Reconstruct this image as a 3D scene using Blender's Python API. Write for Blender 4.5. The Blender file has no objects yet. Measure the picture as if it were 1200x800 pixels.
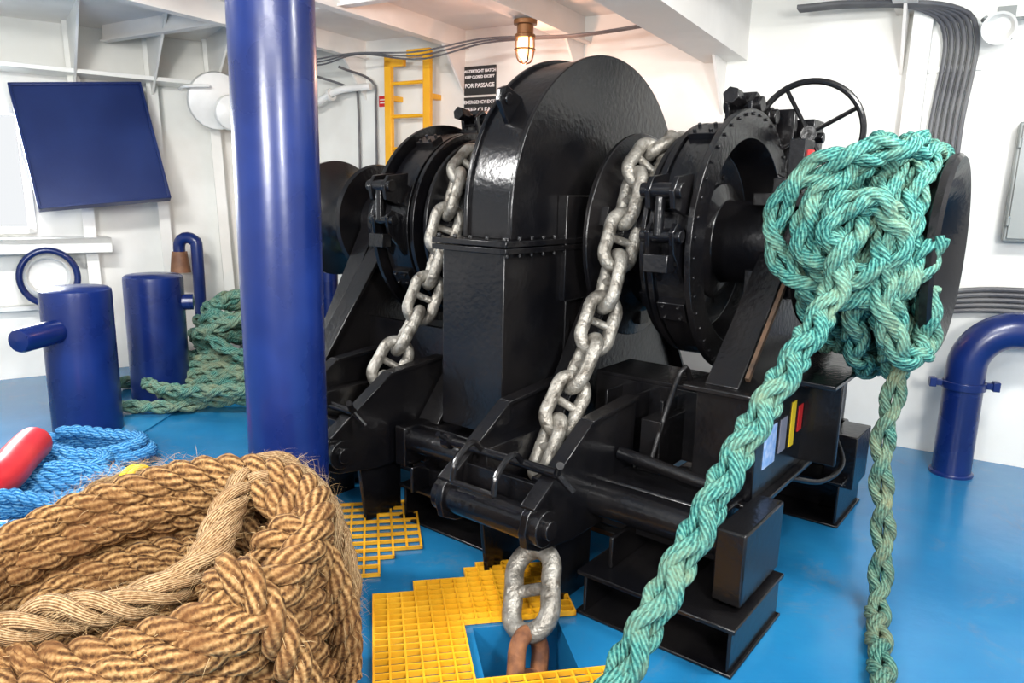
import bpy, math, random
import numpy as np
from mathutils import Vector, Matrix
random.seed(7); rng=np.random.RandomState(5)
scene=bpy.context.scene
R=math.radians
# ------------------------------------------------------------ materials
def newmat(name):
    m=bpy.data.materials.new(name); m.use_nodes=True
    nt=m.node_tree; b=nt.nodes['Principled BSDF']; return m,nt,b
def paint(name,c1,c2=None,rough=.3,metal=0,scale=4,bump=.0,bscale=40,rvar=.1,lo=.4,hi=.65,coat=0,detail=6,spec=.5):
    m,nt,b=newmat(name); N=nt.nodes; L=nt.links
    tc=N.new('ShaderNodeTexCoord'); n=N.new('ShaderNodeTexNoise'); n.inputs['Scale'].default_value=scale; n.inputs['Detail'].default_value=detail
    L.new(tc.outputs['Object'],n.inputs['Vector'])
    r=N.new('ShaderNodeValToRGB'); r.color_ramp.elements[0].position=lo; r.color_ramp.elements[1].position=hi
    r.color_ramp.elements[0].color=(*c1,1); r.color_ramp.elements[1].color=(*(c2 or c1),1)
    L.new(n.outputs['Fac'],r.inputs['Fac']); L.new(r.outputs['Color'],b.inputs['Base Color'])
    mr=N.new('ShaderNodeMapRange'); mr.inputs['To Min'].default_value=max(.03,rough-rvar); mr.inputs['To Max'].default_value=rough+rvar
    L.new(n.outputs['Fac'],mr.inputs['Value']); L.new(mr.outputs['Result'],b.inputs['Roughness'])
    b.inputs['Metallic'].default_value=metal
    b.inputs['Coat Weight'].default_value=coat
    b.inputs['Specular IOR Level'].default_value=spec
    if bump:
        n2=N.new('ShaderNodeTexNoise'); n2.inputs['Scale'].default_value=bscale; n2.inputs['Detail'].default_value=3
        L.new(tc.outputs['Object'],n2.inputs['Vector'])
        bp=N.new('ShaderNodeBump'); bp.inputs['Strength'].default_value=bump; bp.inputs['Distance'].default_value=.01
        L.new(n2.outputs['Fac'],bp.inputs['Height']); L.new(bp.outputs['Normal'],b.inputs['Normal'])
    return m
def ropemat(name,cd,cm,cl,dirt,uf=60,turns=1.0,dscale=7,dlo=.5,dhi=.7,rough=.85,bs=.7):
    m,nt,b=newmat(name); N=nt.nodes; L=nt.links
    uv=N.new('ShaderNodeUVMap'); uv.uv_map='UVMap'
    sp=N.new('ShaderNodeSeparateXYZ'); L.new(uv.outputs['UV'],sp.inputs[0])
    a=N.new('ShaderNodeMath'); a.operation='MULTIPLY'; a.inputs[1].default_value=uf; L.new(sp.outputs['X'],a.inputs[0])
    c=N.new('ShaderNodeMath'); c.operation='MULTIPLY'; c.inputs[1].default_value=turns*2*math.pi*6; L.new(sp.outputs['Y'],c.inputs[0])
    s=N.new('ShaderNodeMath'); s.operation='ADD'; L.new(a.outputs[0],s.inputs[0]); L.new(c.outputs[0],s.inputs[1])
    w=N.new('ShaderNodeMath'); w.operation='SINE'; L.new(s.outputs[0],w.inputs[0])
    tc=N.new('ShaderNodeTexCoord')
    n=N.new('ShaderNodeTexNoise'); n.inputs['Scale'].default_value=dscale; n.inputs['Detail'].default_value=8; n.inputs['Roughness'].default_value=.7
    L.new(tc.outputs['Object'],n.inputs['Vector'])
    n2=N.new('ShaderNodeTexNoise'); n2.inputs['Scale'].default_value=90; L.new(tc.outputs['Object'],n2.inputs['Vector'])
    ad=N.new('ShaderNodeMath'); ad.operation='MULTIPLY_ADD'; ad.inputs[1].default_value=.25; L.new(w.outputs[0],ad.inputs[0]); L.new(n2.outputs['Fac'],ad.inputs[2])
    r=N.new('ShaderNodeValToRGB'); e=r.color_ramp.elements; e[0].position=.2; e[0].color=(*cd,1); e[1].position=.85; e[1].color=(*cl,1)
    x=e.new(.5); x.color=(*cm,1)
    L.new(ad.outputs[0],r.inputs['Fac'])
    mx=N.new('ShaderNodeMix'); mx.data_type='RGBA'
    r2=N.new('ShaderNodeValToRGB'); r2.color_ramp.elements[0].position=dlo; r2.color_ramp.elements[1].position=dhi
    r2.color_ramp.elements[0].color=(0,0,0,1); r2.color_ramp.elements[1].color=(.8,.8,.8,1)
    L.new(n.outputs['Fac'],r2.inputs['Fac']); L.new(r2.outputs['Color'],mx.inputs['Factor'])
    L.new(r.outputs['Color'],mx.inputs['A']); mx.inputs['B'].default_value=(*dirt,1)
    L.new(mx.outputs['Result'],b.inputs['Base Color']); b.inputs['Roughness'].default_value=rough
    b.inputs['Specular IOR Level'].default_value=.25
    bp=N.new('ShaderNodeBump'); bp.inputs['Strength'].default_value=bs; bp.inputs['Distance'].default_value=.006
    L.new(ad.outputs[0],bp.inputs['Height']); L.new(bp.outputs['Normal'],b.inputs['Normal'])
    return m
def emis(name,c,s):
    m,nt,b=newmat(name); b.inputs['Emission Color'].default_value=(*c,1); b.inputs['Emission Strength'].default_value=s
    b.inputs['Base Color'].default_value=(*c,1); return m
M_black=paint('black_gloss_paint',(.0035,.0035,.0045),(.009,.008,.008),.22,scale=3,bump=.18,bscale=35,rvar=.09,spec=.45)
M_edge=paint('rust_worn_edge',(.05,.03,.018),(.16,.09,.05),.6,scale=9,bump=.3)
M_blue=paint('navy_blue_paint',(.003,.012,.085),(.005,.020,.125),.28,scale=3,bump=.08,bscale=12,rvar=.06,coat=.05)
M_bluepanel=paint('blue_panel_paint',(.006,.018,.095),(.009,.026,.125),.38,scale=2,bump=.05)
M_white=paint('cream_white_paint',(.76,.755,.71),(.86,.86,.82),.36,scale=1.6,bump=.15,bscale=9,rvar=.06)
M_white2=paint('white_enamel',(.74,.74,.71),(.84,.84,.81),.35,scale=4,bump=.05)
M_ceil=paint('ceiling_paint',(.76,.73,.69),(.86,.83,.79),.4,scale=2,bump=.1,bscale=9)
M_chain=paint('galvanised_chain',(.12,.105,.085),(.36,.34,.30),.42,metal=.55,scale=16,bump=.7,bscale=60,lo=.32,hi=.60)
M_rust=paint('rusty_steel',(.10,.035,.015),(.28,.11,.04),.75,scale=12,bump=.5)
M_yellow=paint('yellow_grp_grating',(.78,.36,.01),(.88,.45,.02),.45,scale=6,bump=.1)
M_yel2=paint('yellow_ladder_paint',(.78,.38,.01),(.85,.45,.02),.4)
M_red=paint('red_fender_plastic',(.50,.02,.03),(.60,.04,.04),.4)
M_grey=paint('grey_enamel',(.22,.24,.23),(.28,.30,.29),.4)
M_cable=paint('cable_grey',(.08,.08,.09),(.16,.16,.16),.5)
M_brass=paint('lamp_brass',(.14,.06,.02),(.25,.11,.04),.4,metal=.5)
M_brown=paint('brown_bell',(.16,.07,.035),(.25,.12,.06),.6,scale=10)
M_signblack=paint('sign_black',(.012,.012,.012),None,.5)
M_signwhite=paint('sign_white',(.8,.8,.8),None,.5)
M_sticker_b=paint('sticker_blue',(.15,.30,.6),(.4,.5,.7),.4,scale=30)
M_sticker_g=paint('sticker_grey',(.2,.2,.25),None,.4)
M_sticker_r=paint('sticker_red',(.6,.02,.02),None,.4)
M_sticker_y=paint('sticker_yellow',(.80,.55,.02),None,.4)
M_teal=ropemat('teal_polypropylene',(.008,.058,.056),(.032,.17,.15),(.11,.30,.245),(.17,.24,.15),uf=220,dscale=6,dlo=.44,dhi=.70,bs=.9)
M_teald=ropemat('teal_rope_dull',(.012,.06,.05),(.045,.15,.12),(.12,.25,.19),(.20,.19,.10),uf=220,dscale=6,dlo=.40,dhi=.68,bs=.9)
M_tealp=ropemat('teal_rope_pile_fibre',(.012,.07,.06),(.055,.20,.165),(.16,.34,.27),(.26,.26,.15),uf=220,dscale=5,dlo=.42,dhi=.68,bs=.9)
M_manila=ropemat('manila_rope',(.05,.02,.007),(.235,.118,.04),(.47,.285,.12),(.15,.062,.02),uf=130,dscale=7,dlo=.45,dhi=.68,rough=.95,bs=.9)
M_fray=ropemat('frayed_manila',(.14,.07,.028),(.40,.25,.12),(.60,.43,.25),(.24,.12,.045),uf=50,turns=3,dscale=9,dlo=.45,dhi=.70,rough=.95,bs=1)
M_bluerope=ropemat('light_blue_rope',(.01,.09,.25),(.035,.22,.48),(.18,.42,.64),(.03,.16,.36),uf=200)
M_glow=emis('lamp_glow',(1,.52,.20),4.5)
# floor
M_floor,nt,b=newmat('blue_deck_paint'); N=nt.nodes; L=nt.links
tc=N.new('ShaderNodeTexCoord')
n=N.new('ShaderNodeTexNoise'); n.inputs['Scale'].default_value=.9; n.inputs['Detail'].default_value=7; n.inputs['Roughness'].default_value=.6; L.new(tc.outputs['Object'],n.inputs['Vector'])
r=N.new('ShaderNodeValToRGB'); e=r.color_ramp.elements; e[0].position=.28; e[0].color=(.009,.115,.27,1); e[1].position=.75; e[1].color=(.022,.20,.39,1); x=e.new(.5); x.color=(.013,.155,.34,1)
L.new(n.outputs['Fac'],r.inputs['Fac'])
n2=N.new('ShaderNodeTexNoise'); n2.inputs['Scale'].default_value=2.6; n2.inputs['Detail'].default_value=14; n2.inputs['Roughness'].default_value=.8; n2.inputs['Distortion'].default_value=.6
mp=N.new('ShaderNodeMapping'); mp.inputs['Location'].default_value=(3.1,1.2,0); L.new(tc.outputs['Object'],mp.inputs['Vector']); L.new(mp.outputs[0],n2.inputs['Vector'])
r2=N.new('ShaderNodeValToRGB'); r2.color_ramp.elements[0].position=.54; r2.color_ramp.elements[1].position=.74; r2.color_ramp.elements[0].color=(0,0,0,1); r2.color_ramp.elements[1].color=(.5,.5,.5,1)
L.new(n2.outputs['Fac'],r2.inputs['Fac'])
mx=N.new('ShaderNodeMix'); mx.data_type='RGBA'; L.new(r2.outputs[0],mx.inputs['Factor']); L.new(r.outputs[0],mx.inputs['A']); mx.inputs['B'].default_value=(.14,.16,.16,1)
L.new(mx.outputs['Result'],b.inputs['Base Color'])
mr=N.new('ShaderNodeMapRange'); mr.inputs['To Min'].default_value=.10; mr.inputs['To Max'].default_value=.34; L.new(n2.outputs['Fac'],mr.inputs['Value']); L.new(mr.outputs[0],b.inputs['Roughness'])
n3=N.new('ShaderNodeTexNoise'); n3.inputs['Scale'].default_value=9; n3.inputs['Detail'].default_value=3; L.new(tc.outputs['Object'],n3.inputs['Vector'])
bp=N.new('ShaderNodeBump'); bp.inputs['Strength'].default_value=.12; bp.inputs['Distance'].default_value=.02; L.new(n3.outputs['Fac'],bp.inputs['Height']); L.new(bp.outputs[0],b.inputs['Normal'])

# ------------------------------------------------------------ mesh builder
ANG=-R(38); S0,W0=-2.36,3.7
def M2W(s,w,z=0):
    return (s*math.cos(ANG)-w*math.sin(ANG), s*math.sin(ANG)+w*math.cos(ANG), z)
C=(-2.2,8.05)
ANGL=math.atan2(-.579,-.815); ANGB=math.atan2(-.508,.861)
WORLD=((0,0,0),0)
FL=((C[0],C[1],0),ANGL); FB=((C[0],C[1],0),ANGB)
mw=M2W(S0,W0)
FM=((mw[0],mw[1],0),ANG)
class MB:
    def __init__(s): s.v=[]; s.f=[]; s.uv=[]
    def add(s,v,f,uv=None):
        o=len(s.v); s.v.extend([tuple(map(float,p)) for p in v]); s.f.extend([tuple(int(i)+o for i in q) for q in f])
        s.uv.extend(uv if uv is not None else [None]*len(f))
    def box(s,x0,x1,y0,y1,z0,z1):
        s.add([(x0,y0,z0),(x1,y0,z0),(x1,y1,z0),(x0,y1,z0),(x0,y0,z1),(x1,y0,z1),(x1,y1,z1),(x0,y1,z1)],
              [(0,3,2,1),(4,5,6,7),(0,1,5,4),(1,2,6,5),(2,3,7,6),(3,0,4,7)])
    def obox(s,c,ax,ay,az):
        c=Vector(c);ax=Vector(ax);ay=Vector(ay);az=Vector(az)
        v=[c-ax-ay-az,c+ax-ay-az,c+ax+ay-az,c-ax+ay-az,c-ax-ay+az,c+ax-ay+az,c+ax+ay+az,c-ax+ay+az]
        s.add(v,[(0,3,2,1),(4,5,6,7),(0,1,5,4),(1,2,6,5),(2,3,7,6),(3,0,4,7)])
    def prism_x(s,poly,x0,x1):
        n=len(poly); v=[(x0,a,b) for a,b in poly]+[(x1,a,b) for a,b in poly]
        f=[tuple(range(n))[::-1],tuple(range(n,2*n))]+[(i,(i+1)%n,n+(i+1)%n,n+i) for i in range(n)]
        s.add(v,f)
    def cyl(s,p0,p1,r0,r1=None,n=24):
        r1=r0 if r1 is None else r1
        p0=Vector(p0);p1=Vector(p1);t=(p1-p0).normalized()
        a=t.orthogonal().normalized(); b=t.cross(a)
        v=[]
        for p,r in((p0,float(r0)),(p1,float(r1))):
            for i in range(n):
                q=2*math.pi*i/n; v.append(p+r*(math.cos(q)*a+math.sin(q)*b))
        f=[(i,(i+1)%n,n+(i+1)%n,n+i) for i in range(n)]+[tuple(range(n))[::-1],tuple(range(n,2*n))]
        s.add(v,f)
    def lathe(s,prof,p,d=(1,0,0),n=64):
        p=Vector([float(x) for x in p]); t=Vector([float(x) for x in d]).normalized(); a=t.orthogonal().normalized(); b=t.cross(a)
        v=[];f=[]
        for h,r in prof:
            h=float(h); r=max(float(r),1e-4)
            for i in range(n):
                q=2*math.pi*i/n; v.append(p+t*h+(math.cos(q)*a+math.sin(q)*b)*r)
        for k in range(len(prof)-1):
            for i in range(n):
                f.append((k*n+i,k*n+(i+1)%n,(k+1)*n+(i+1)%n,(k+1)*n+i))
        s.add(v,f)
    def ring_bolts(s,c,d,rad,count,br=.012,h=.015,a0=0):
        c=Vector(c); t=Vector(d).normalized(); a=t.orthogonal().normalized(); b=t.cross(a)
        for i in range(count):
            q=a0+2*math.pi*i/count; p=c+rad*(math.cos(q)*a+math.sin(q)*b); s.cyl(p,p+t*h,br,n=6)
    def tube(s,P,r,n=12,closed=False,uvk=1.0,flat=1.0):
        P=np.array(P,dtype=float); m=len(P)
        if closed: T=np.roll(P,-1,0)-np.roll(P,1,0)
        else: T=np.gradient(P,axis=0)
        T/=np.linalg.norm(T,axis=1)[:,None]+1e-12
        rr=np.full(m,r) if np.isscalar(r) else np.array(r)
        N0=frames(T,closed)
        B=np.cross(T,N0)
        q=np.arange(n)*2*math.pi/n
        V=P[:,None,:]+rr[:,None,None]*(np.cos(q)[None,:,None]*N0[:,None,:]+flat*np.sin(q)[None,:,None]*B[:,None,:])
        V=V.reshape(-1,3)
        ds=np.r_[0,np.cumsum(np.linalg.norm(np.diff(P,axis=0),axis=1))]*uvk
        f=[];uv=[]
        K=m if closed else m-1
        for k in range(K):
            k2=(k+1)%m; u0=ds[k]; u1=ds[k2] if k2 else ds[k]+.01
            for i in range(n):
                j=(i+1)%n
                f.append((k*n+i,k*n+j,k2*n+j,k2*n+i)); uv.append(((u0,i/n),(u0,(i+1)/n),(u1,(i+1)/n),(u1,i/n)))
        if not closed:
            f.append(tuple(range(n))[::-1]); uv.append(None); f.append(tuple((m-1)*n+i for i in range(n))); uv.append(None)
        s.add(V,f,uv)
    def obj(s,name,mat,frame=WORLD,parent=None,bevel=0,off=None,ang=35):
        me=bpy.data.meshes.new(name)
        v=s.v
        if off: v=[(a+off[0],b+off[1],c+off[2]) for a,b,c in v]
        me.from_pydata(v,[],s.f)
        if any(u is not None for u in s.uv):
            l=me.uv_layers.new(name='UVMap'); arr=[]
            for f,u in zip(s.f,s.uv):
                if u is None: arr.extend([0,0]*len(f))
                else:
                    for q in u: arr.extend(q)
            l.data.foreach_set('uv',arr)
        me.polygons.foreach_set('use_smooth',[True]*len(me.polygons))
        me.update()
        me.set_sharp_from_angle(angle=R(ang))
        me.materials.append(mat)
        o=bpy.data.objects.new(name,me); scene.collection.objects.link(o)
        if parent: o.parent=parent
        else: o.location=frame[0]; o.rotation_euler=(0,0,frame[1])
        if bevel:
            m=o.modifiers.new('bev','BEVEL'); m.width=bevel; m.segments=2; m.limit_method='ANGLE'; m.angle_limit=R(40)
        return o
MOFF=(-S0,-W0,0)
def frames(T,closed=False):
    m=len(T); N0=np.zeros((m,3)); t=T[0]
    a=np.array([0,0,1.]) if abs(t[2])<.9 else np.array([1.,0,0])
    nn=a-t*np.dot(a,t); nn/=np.linalg.norm(nn); N0[0]=nn
    for i in range(1,m):
        nn=N0[i-1]-T[i]*np.dot(N0[i-1],T[i]); nn/=np.linalg.norm(nn)+1e-12; N0[i]=nn
    if closed:
        e=N0[-1]-T[0]*np.dot(N0[-1],T[0]); e/=np.linalg.norm(e)
        ang=math.atan2(np.dot(np.cross(N0[0],e),T[0]),np.dot(N0[0],e))
        for i in range(m):
            q=-ang*i/m; B=np.cross(T[i],N0[i]); N0[i]=math.cos(q)*N0[i]+math.sin(q)*B
    return N0
def spline(ctrl,step=.02):
    P=np.array(ctrl,dtype=float); Q=np.vstack([2*P[0]-P[1],P,2*P[-1]-P[-2]]); out=[]
    for i in range(1,len(Q)-2):
        p0,p1,p2,p3=Q[i-1],Q[i],Q[i+1],Q[i+2]; k=max(4,int(np.linalg.norm(p2-p1)/step*1.5))
        for j in range(k):
            t=j/k; out.append(.5*((2*p1)+(-p0+p2)*t+(2*p0-5*p1+4*p2-p3)*t*t+(-p0+3*p1-3*p2+p3)*t**3))
    out.append(Q[-2]); out=np.array(out)
    d=np.r_[0,np.cumsum(np.linalg.norm(np.diff(out,axis=0),axis=1))]
    n=max(3,int(d[-1]/step)); s=np.linspace(0,d[-1],n)
    return np.stack([np.interp(s,d,out[:,k]) for k in range(3)],1),s
def framed(path):
    T=np.gradient(path,axis=0); T/=np.linalg.norm(T,axis=1)[:,None]; N0=frames(T); return T,N0,np.cross(T,N0)
def laid(mb,ctrl,Rr,pitch,step=.018,ns=3,seg=8):
    P,s=spline(ctrl,step); T,N0,B=framed(P)
    for k in range(ns):
        q=2*math.pi*s/pitch+2*math.pi*k/ns
        c=P+Rr*.52*(np.cos(q)[:,None]*N0+np.sin(q)[:,None]*B)
        mb.tube(c,Rr*.50,n=seg)
    return P
def plait(mb,ctrl,Rr,pitch=None,step=.012,seg=7):
    # eight-strand square plait: four pairs, two left- and two right-handed
    pitch=pitch or Rr*8
    P,s=spline(ctrl,step); T,N0,B=framed(P); w=2*math.pi/pitch
    for sg in(1,-1):
        for k in range(2):
            for dq in(-.34,.34):
                q=sg*w*s+k*math.pi+dq
                rad=Rr*(.58+sg*.21*np.cos(2*w*s))
                c=P+rad[:,None]*(np.cos(q)[:,None]*N0+np.sin(q)[:,None]*B)
                mb.tube(c,Rr*.33,n=seg)
    return P
def empty(name,loc=(0,0,0),rz=0):
    o=bpy.data.objects.new(name,None); scene.collection.objects.link(o); o.location=loc; o.rotation_euler=(0,0,rz); o.empty_display_size=.2; return o

# ------------------------------------------------------------ room
g=R(11); cg,sg_=math.cos(g),math.sin(g)
FG=((0,0,0),g)
def W2G(X,Y): return (X*cg+Y*sg_, -X*sg_+Y*cg)
px0,px1,py0,py1=.38,.74,2.30,2.66
mb=MB()
X0,X1,Y0,Y1=-9,9,-3,11
for a,b_,c,d in((X0,px0,Y0,Y1),(px1,X1,Y0,Y1),(px0,px1,Y0,py0),(px0,px1,py1,Y1)):
    mb.add([(a,c,0),(b_,c,0),(b_,d,0),(a,d,0)],[(0,1,2,3)])
z=-.28
mb.add([(px0,py0,0),(px1,py0,0),(px1,py1,0),(px0,py1,0),(px0,py0,z),(px1,py0,z),(px1,py1,z),(px0,py1,z)],[(0,4,5,1),(1,5,6,2),(2,6,7,3),(3,7,4,0),(4,7,6,5)])
mb.obj('floor',M_floor,FG)
LEAN=-.14
def slab(mb,d0,d1,z0,z1,t=.08,lean=LEAN,y=0,):
    v=[]
    for z in(z0,z1):
        for yy in(0,-t):
            for d in(d0,d1): v.append((d,y+lean*z+yy,z))
    mb.add(v,[(0,1,5,4),(2,6,7,3),(0,4,6,2),(1,3,7,5),(4,5,7,6),(0,2,3,1)])
mb=MB()
slab(mb,-1.2,2.6,0,3.3); slab(mb,2.6,3.9,0,1.35); slab(mb,2.6,3.9,2.35,3.3); slab(mb,3.9,8,0,3.3)
mb.obj('wall_left',M_white,FL)
mb=MB()
mb.box(-1.0,8.5,0,.08,0,3.3)
mb.obj('wall_back',M_white,FB)
mb=MB(); mb.box(-1.5,9,-8.5,1.2,3.2,3.3); mb.obj('ceiling',M_ceil,FB)
mb=MB()
for d in(.35,.95,1.5,2.15,4.1,4.8):
    slab(mb,d-.008,d+.008,0,3.2,t=-.17); slab(mb,d-.05,d+.05,0,3.2,t=-.015,y=.17)
    mb.add([(d-.01,.17+LEAN*2.6,2.6),(d-.01,.75,3.2),(d-.01,LEAN*3.2,3.2),(d+.01,.17+LEAN*2.6,2.6),(d+.01,.75,3.2),(d+.01,LEAN*3.2,3.2)],[(0,1,2),(3,5,4),(0,3,4,1)])
mb.obj('trim_hull_frames',M_white,FL)
mb=MB()
mb.box(2.0,5.2,LEAN*1.3,.22,1.22,1.27); mb.box(2.0,5.2,.19,.22,1.14,1.27)
mb.box(0,5.5,LEAN*2.75,.0,2.72,2.76)
mb.box(2.2,5.2,LEAN*.6,.05,.62,.66)
mb.obj('trim_stringers',M_white,FL,bevel=.004)
mb=MB()
for a,b_,c,d in((2.56,2.62,1.3,2.4),(3.88,3.95,1.3,2.4)): slab(mb,a,b_,c,d,t=-.08)
slab(mb,2.56,3.95,2.35,2.41,t=-.08); slab(mb,2.56,3.95,1.30,1.35,t=-.08)
mb.obj('window_1',M_white2,FL)
for e,dep,y0,w in((.78,.16,-8,.05),(1.98,.16,-8,.05),(3.18,.2,-8,.07),(4.38,.42,-2.9,.16),(5.58,.2,-8,.07),(6.9,.2,-8,.07)):
    mb=MB(); mb.box(e-.01,e+.01,y0,0,3.2-dep,3.2); mb.box(e-w,e+w,y0,0,3.2-dep-.015,3.2-dep)
    if w>.1: mb.box(e-w,e-w+.015,y0,0,3.2-dep,3.2); mb.box(e+w-.015,e+w,y0,0,3.2-dep,3.2); mb.box(e-w,e+w,y0,y0+.015,3.2-dep,3.2)
    mb.add([(e-.01,0,3.2-dep-.4),(e-.01,-.35,3.2-dep),(e-.01,0,3.2-dep),(e+.01,0,3.2-dep-.4),(e+.01,-.35,3.2-dep),(e+.01,0,3.2-dep)],[(0,1,2),(3,5,4),(0,3,4,1)])
    mb.obj('ceiling_beam',M_ceil,FB)
mb=MB()
for y in(-1.6,-3.4): mb.box(-1,7.5,y-.01,y+.01,3.07,3.2); mb.box(-1,7.5,y-.04,y+.04,3.055,3.07)
mb.obj('ceiling_stiffeners',M_ceil,FB)
mb=MB()
for k in range(3):
    P,_=spline([(.1,-.55-.03*k,2.95),(.7,-.55-.03*k,2.90+.02*k),(1.2,-.55-.03*k,2.96),(1.9,-.55-.03*k,2.87+.025*k),(2.6,-.55-.03*k,2.95+.01*k),(3.4,-.55-.03*k,2.93),(4.1,-.55-.03*k,2.96)],.06); mb.tube(P,.0075,n=8)
P,_=spline([(.95,-.05,1.0),(.95,-.05,2.5),(.93,-.07,2.8),(.8,-.4,2.9)],.05); mb.tube(P,.012,n=8)
P,_=spline([(.72,-.05,1.0),(.72,-.05,2.6),(.66,-.1,2.75),(.4,-.4,2.86)],.05); mb.tube(P,.012,n=8)
for k in range(6):
    P,_=spline([(4.95,-.35-.02*k,3.0),(5.3,-.32-.02*k,3.0),(5.66+.035*k,-.2,2.97),(5.82+.035*k,-.06,2.8),(5.80+.035*k,-.06,2.2),(5.82+.035*k,-.06,1.3)],.06); mb.tube(P,.015,n=8)
mb.obj('cable_run',M_cable,FB)
mb=MB()
P,_=spline([(.95,-.12,2.75),(.6,-.2,2.72),(.3,-.25,2.6),(0,-.3,2.58),(-.3,-.3,2.58)],.04); mb.tube(P,.035,n=14)
mb.lathe([(0,.06),(.03,.06),(.03,.035)],(.5,-.22,2.68),(1,0,.1),n=20)
mb.obj('white_service_pipe',M_white2,FB)
mb=MB(); mb.box(5.62,5.74,-.12,-.001,1.0,3.2); mb.box(5.74,6.05,-.03,-.001,1.9,1.94); mb.box(5.74,6.05,-.03,-.001,2.6,2.64)
mb.obj('cable_tray_post',M_white2,FB,bevel=.005)
mb=MB()
for k in range(5):
    P,_=spline([(5.9,-.05-.01*k,1.0+.035*k),(6.3,-.06,1.06+.035*k),(6.9,-.06,1.06+.035*k),(7.5,-.06,1.02+.03*k)],.06); mb.tube(P,.017,n=8)
mb.obj('hose_bundle',M_cable,FB)
p=empty('electrical_cabinet',(C[0]+.861*6.56-.508*.02,C[1]-.508*6.56-.861*.02,0),ANGB)
mb=MB(); mb.box(-.27,.3,-.16,0,1.52,2.26); mb.obj('cabinet_body',M_grey,parent=p,bevel=.012)
mb=MB(); mb.box(-.25,.28,-.18,-.16,1.54,2.24); mb.cyl((.2,-.2,1.85),(.2,-.18,1.85),.02); mb.cyl((-.255,-.18,2.1),(-.255,-.18,2.16),.012); mb.cyl((-.255,-.18,1.62),(-.255,-.18,1.68),.012); mb.obj('cabinet_door',M_grey,parent=p,bevel=.004)
p=empty('wall_loudspeaker',(C[0]+.861*6.14,C[1]-.508*6.14,2.88),ANGB)
mb=MB(); mb.box(-.05,.05,-.02,0,-.1,.1); mb.cyl((0,0,0),(0,-.12,0),.02); mb.tube(spline([(-.11,-.22,0),(-.11,-.12,0),(.11,-.12,0),(.11,-.22,0)],.02)[0],.012,n=8); mb.obj('bracket',M_grey,parent=p)
mb=MB(); mb.lathe([(0,.0),(0,.05),(.08,.06),(.18,.09),(.19,.095),(.185,.08),(.12,.05),(.12,0)],(0,-.12,-.02),(-.2,-1,-.35),n=32); mb.obj('horn',M_white2,parent=p)
# ladder
p=empty('wall_ladder',(C[0]+.861*1.46,C[1]-.508*1.46,0),ANGB)
mb=MB()
for x in(-.23,.23):
    mb.box(x-.04,x+.04,-.2,-.15,.3,3.0)
    for z in(.5,1.7,2.6): mb.box(x-.03,x+.03,-.16,0,z,z+.05)
mb.box(.0,.27,-.2,-.15,2.97,3.04); mb.box(-.27,-.04,-.2,-.15,2.90,2.97)
mb.obj('rails',M_yel2,parent=p,bevel=.005)
mb=MB()
for k in range(9): mb.cyl((-.23,-.175,.35+.3*k),(.23,-.175,.35+.3*k),.018,n=10)
mb.obj('rungs',M_yel2,parent=p)
def text(s,parent,loc,size,mat,rot):
    c=bpy.data.curves.new('text','FONT'); c.body=s; c.size=size; c.align_x='CENTER'; c.align_y='CENTER'; c.extrude=.001; c.offset=.0012
    o=bpy.data.objects.new('lettering',c); scene.collection.objects.link(o); o.parent=parent; o.location=loc; o.rotation_euler=rot; c.materials.append(mat); return o
p=empty('warning_sign',(C[0]+.861*2.16,C[1]-.508*2.16,2.62),ANGB)
mb=MB(); mb.box(-.17,.17,-.015,0,.01,.26); mb.box(-.17,.17,-.015,0,-.28,-.01); mb.obj('sign_plate',M_signblack,parent=p)
for t,z,sz in(("WATERTIGHT HATCH",.215,.035),("KEEP CLOSED EXCEPT",.165,.032),("FOR PASSAGE",.09,.052),("EMERGENCY EXIT",-.055,.042),("KEEP CLEAR",-.125,.060),("AT ALL TIMES",-.21,.050)):
    text(t,p,(0,-.018,z),sz,M_signwhite,(R(90),0,0))
p=empty('small_red_sign',(C[0]+.861*1.02,C[1]-.508*1.02,2.62),ANGB)
mb=MB(); mb.box(-.06,.06,-.012,0,-.05,.05); mb.obj('sign_plate',M_sticker_r,parent=p)
mb=MB(); mb.box(-.045,.045,-.014,-.012,.01,.02); mb.box(-.045,.045,-.014,-.012,-.02,-.01); mb.obj('sign_print',M_signwhite,parent=p)
# caged lamp
lx,ly=.045,5.6
p=empty('bulkhead_lamp',(lx,ly,2.98))
mb=MB(); mb.lathe([(0,0),(0,.085),(.03,.085),(.035,.06),(.09,.06),(.10,.075),(.12,.075),(.12,0)],(0,0,0),(0,0,-1),n=32); mb.obj('lamp_base',M_brass,parent=p)
mb=MB(); mb.lathe([(.12,.05),(.18,.056),(.24,.046),(.27,.02),(.275,0)],(0,0,0),(0,0,-1),n=24); mb.obj('lamp_glass',M_glow,parent=p)
mb=MB()
for k in range(4):
    q=k*math.pi/2+.4; c,s_=math.cos(q),math.sin(q)
    mb.tube(spline([(.07*c,.07*s_,-.12),(.072*c,.072*s_,-.2),(.05*c,.05*s_,-.28),(0,0,-.3)],.02)[0],.006,n=6)
q=np.linspace(0,2*math.pi,24,endpoint=False); mb.tube(np.stack([.073*np.cos(q),.073*np.sin(q),q*0-.2],1),.006,n=6,closed=True)
mb.obj('lamp_cage',M_brass,parent=p)
l=bpy.data.lights.new('lamp_bulb','POINT'); l.energy=22; l.color=(1,.5,.32); l.shadow_soft_size=.05
o=bpy.data.objects.new('lamp_bulb',l); scene.collection.objects.link(o); o.parent=p; o.location=(0,.1,-.38)
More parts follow.
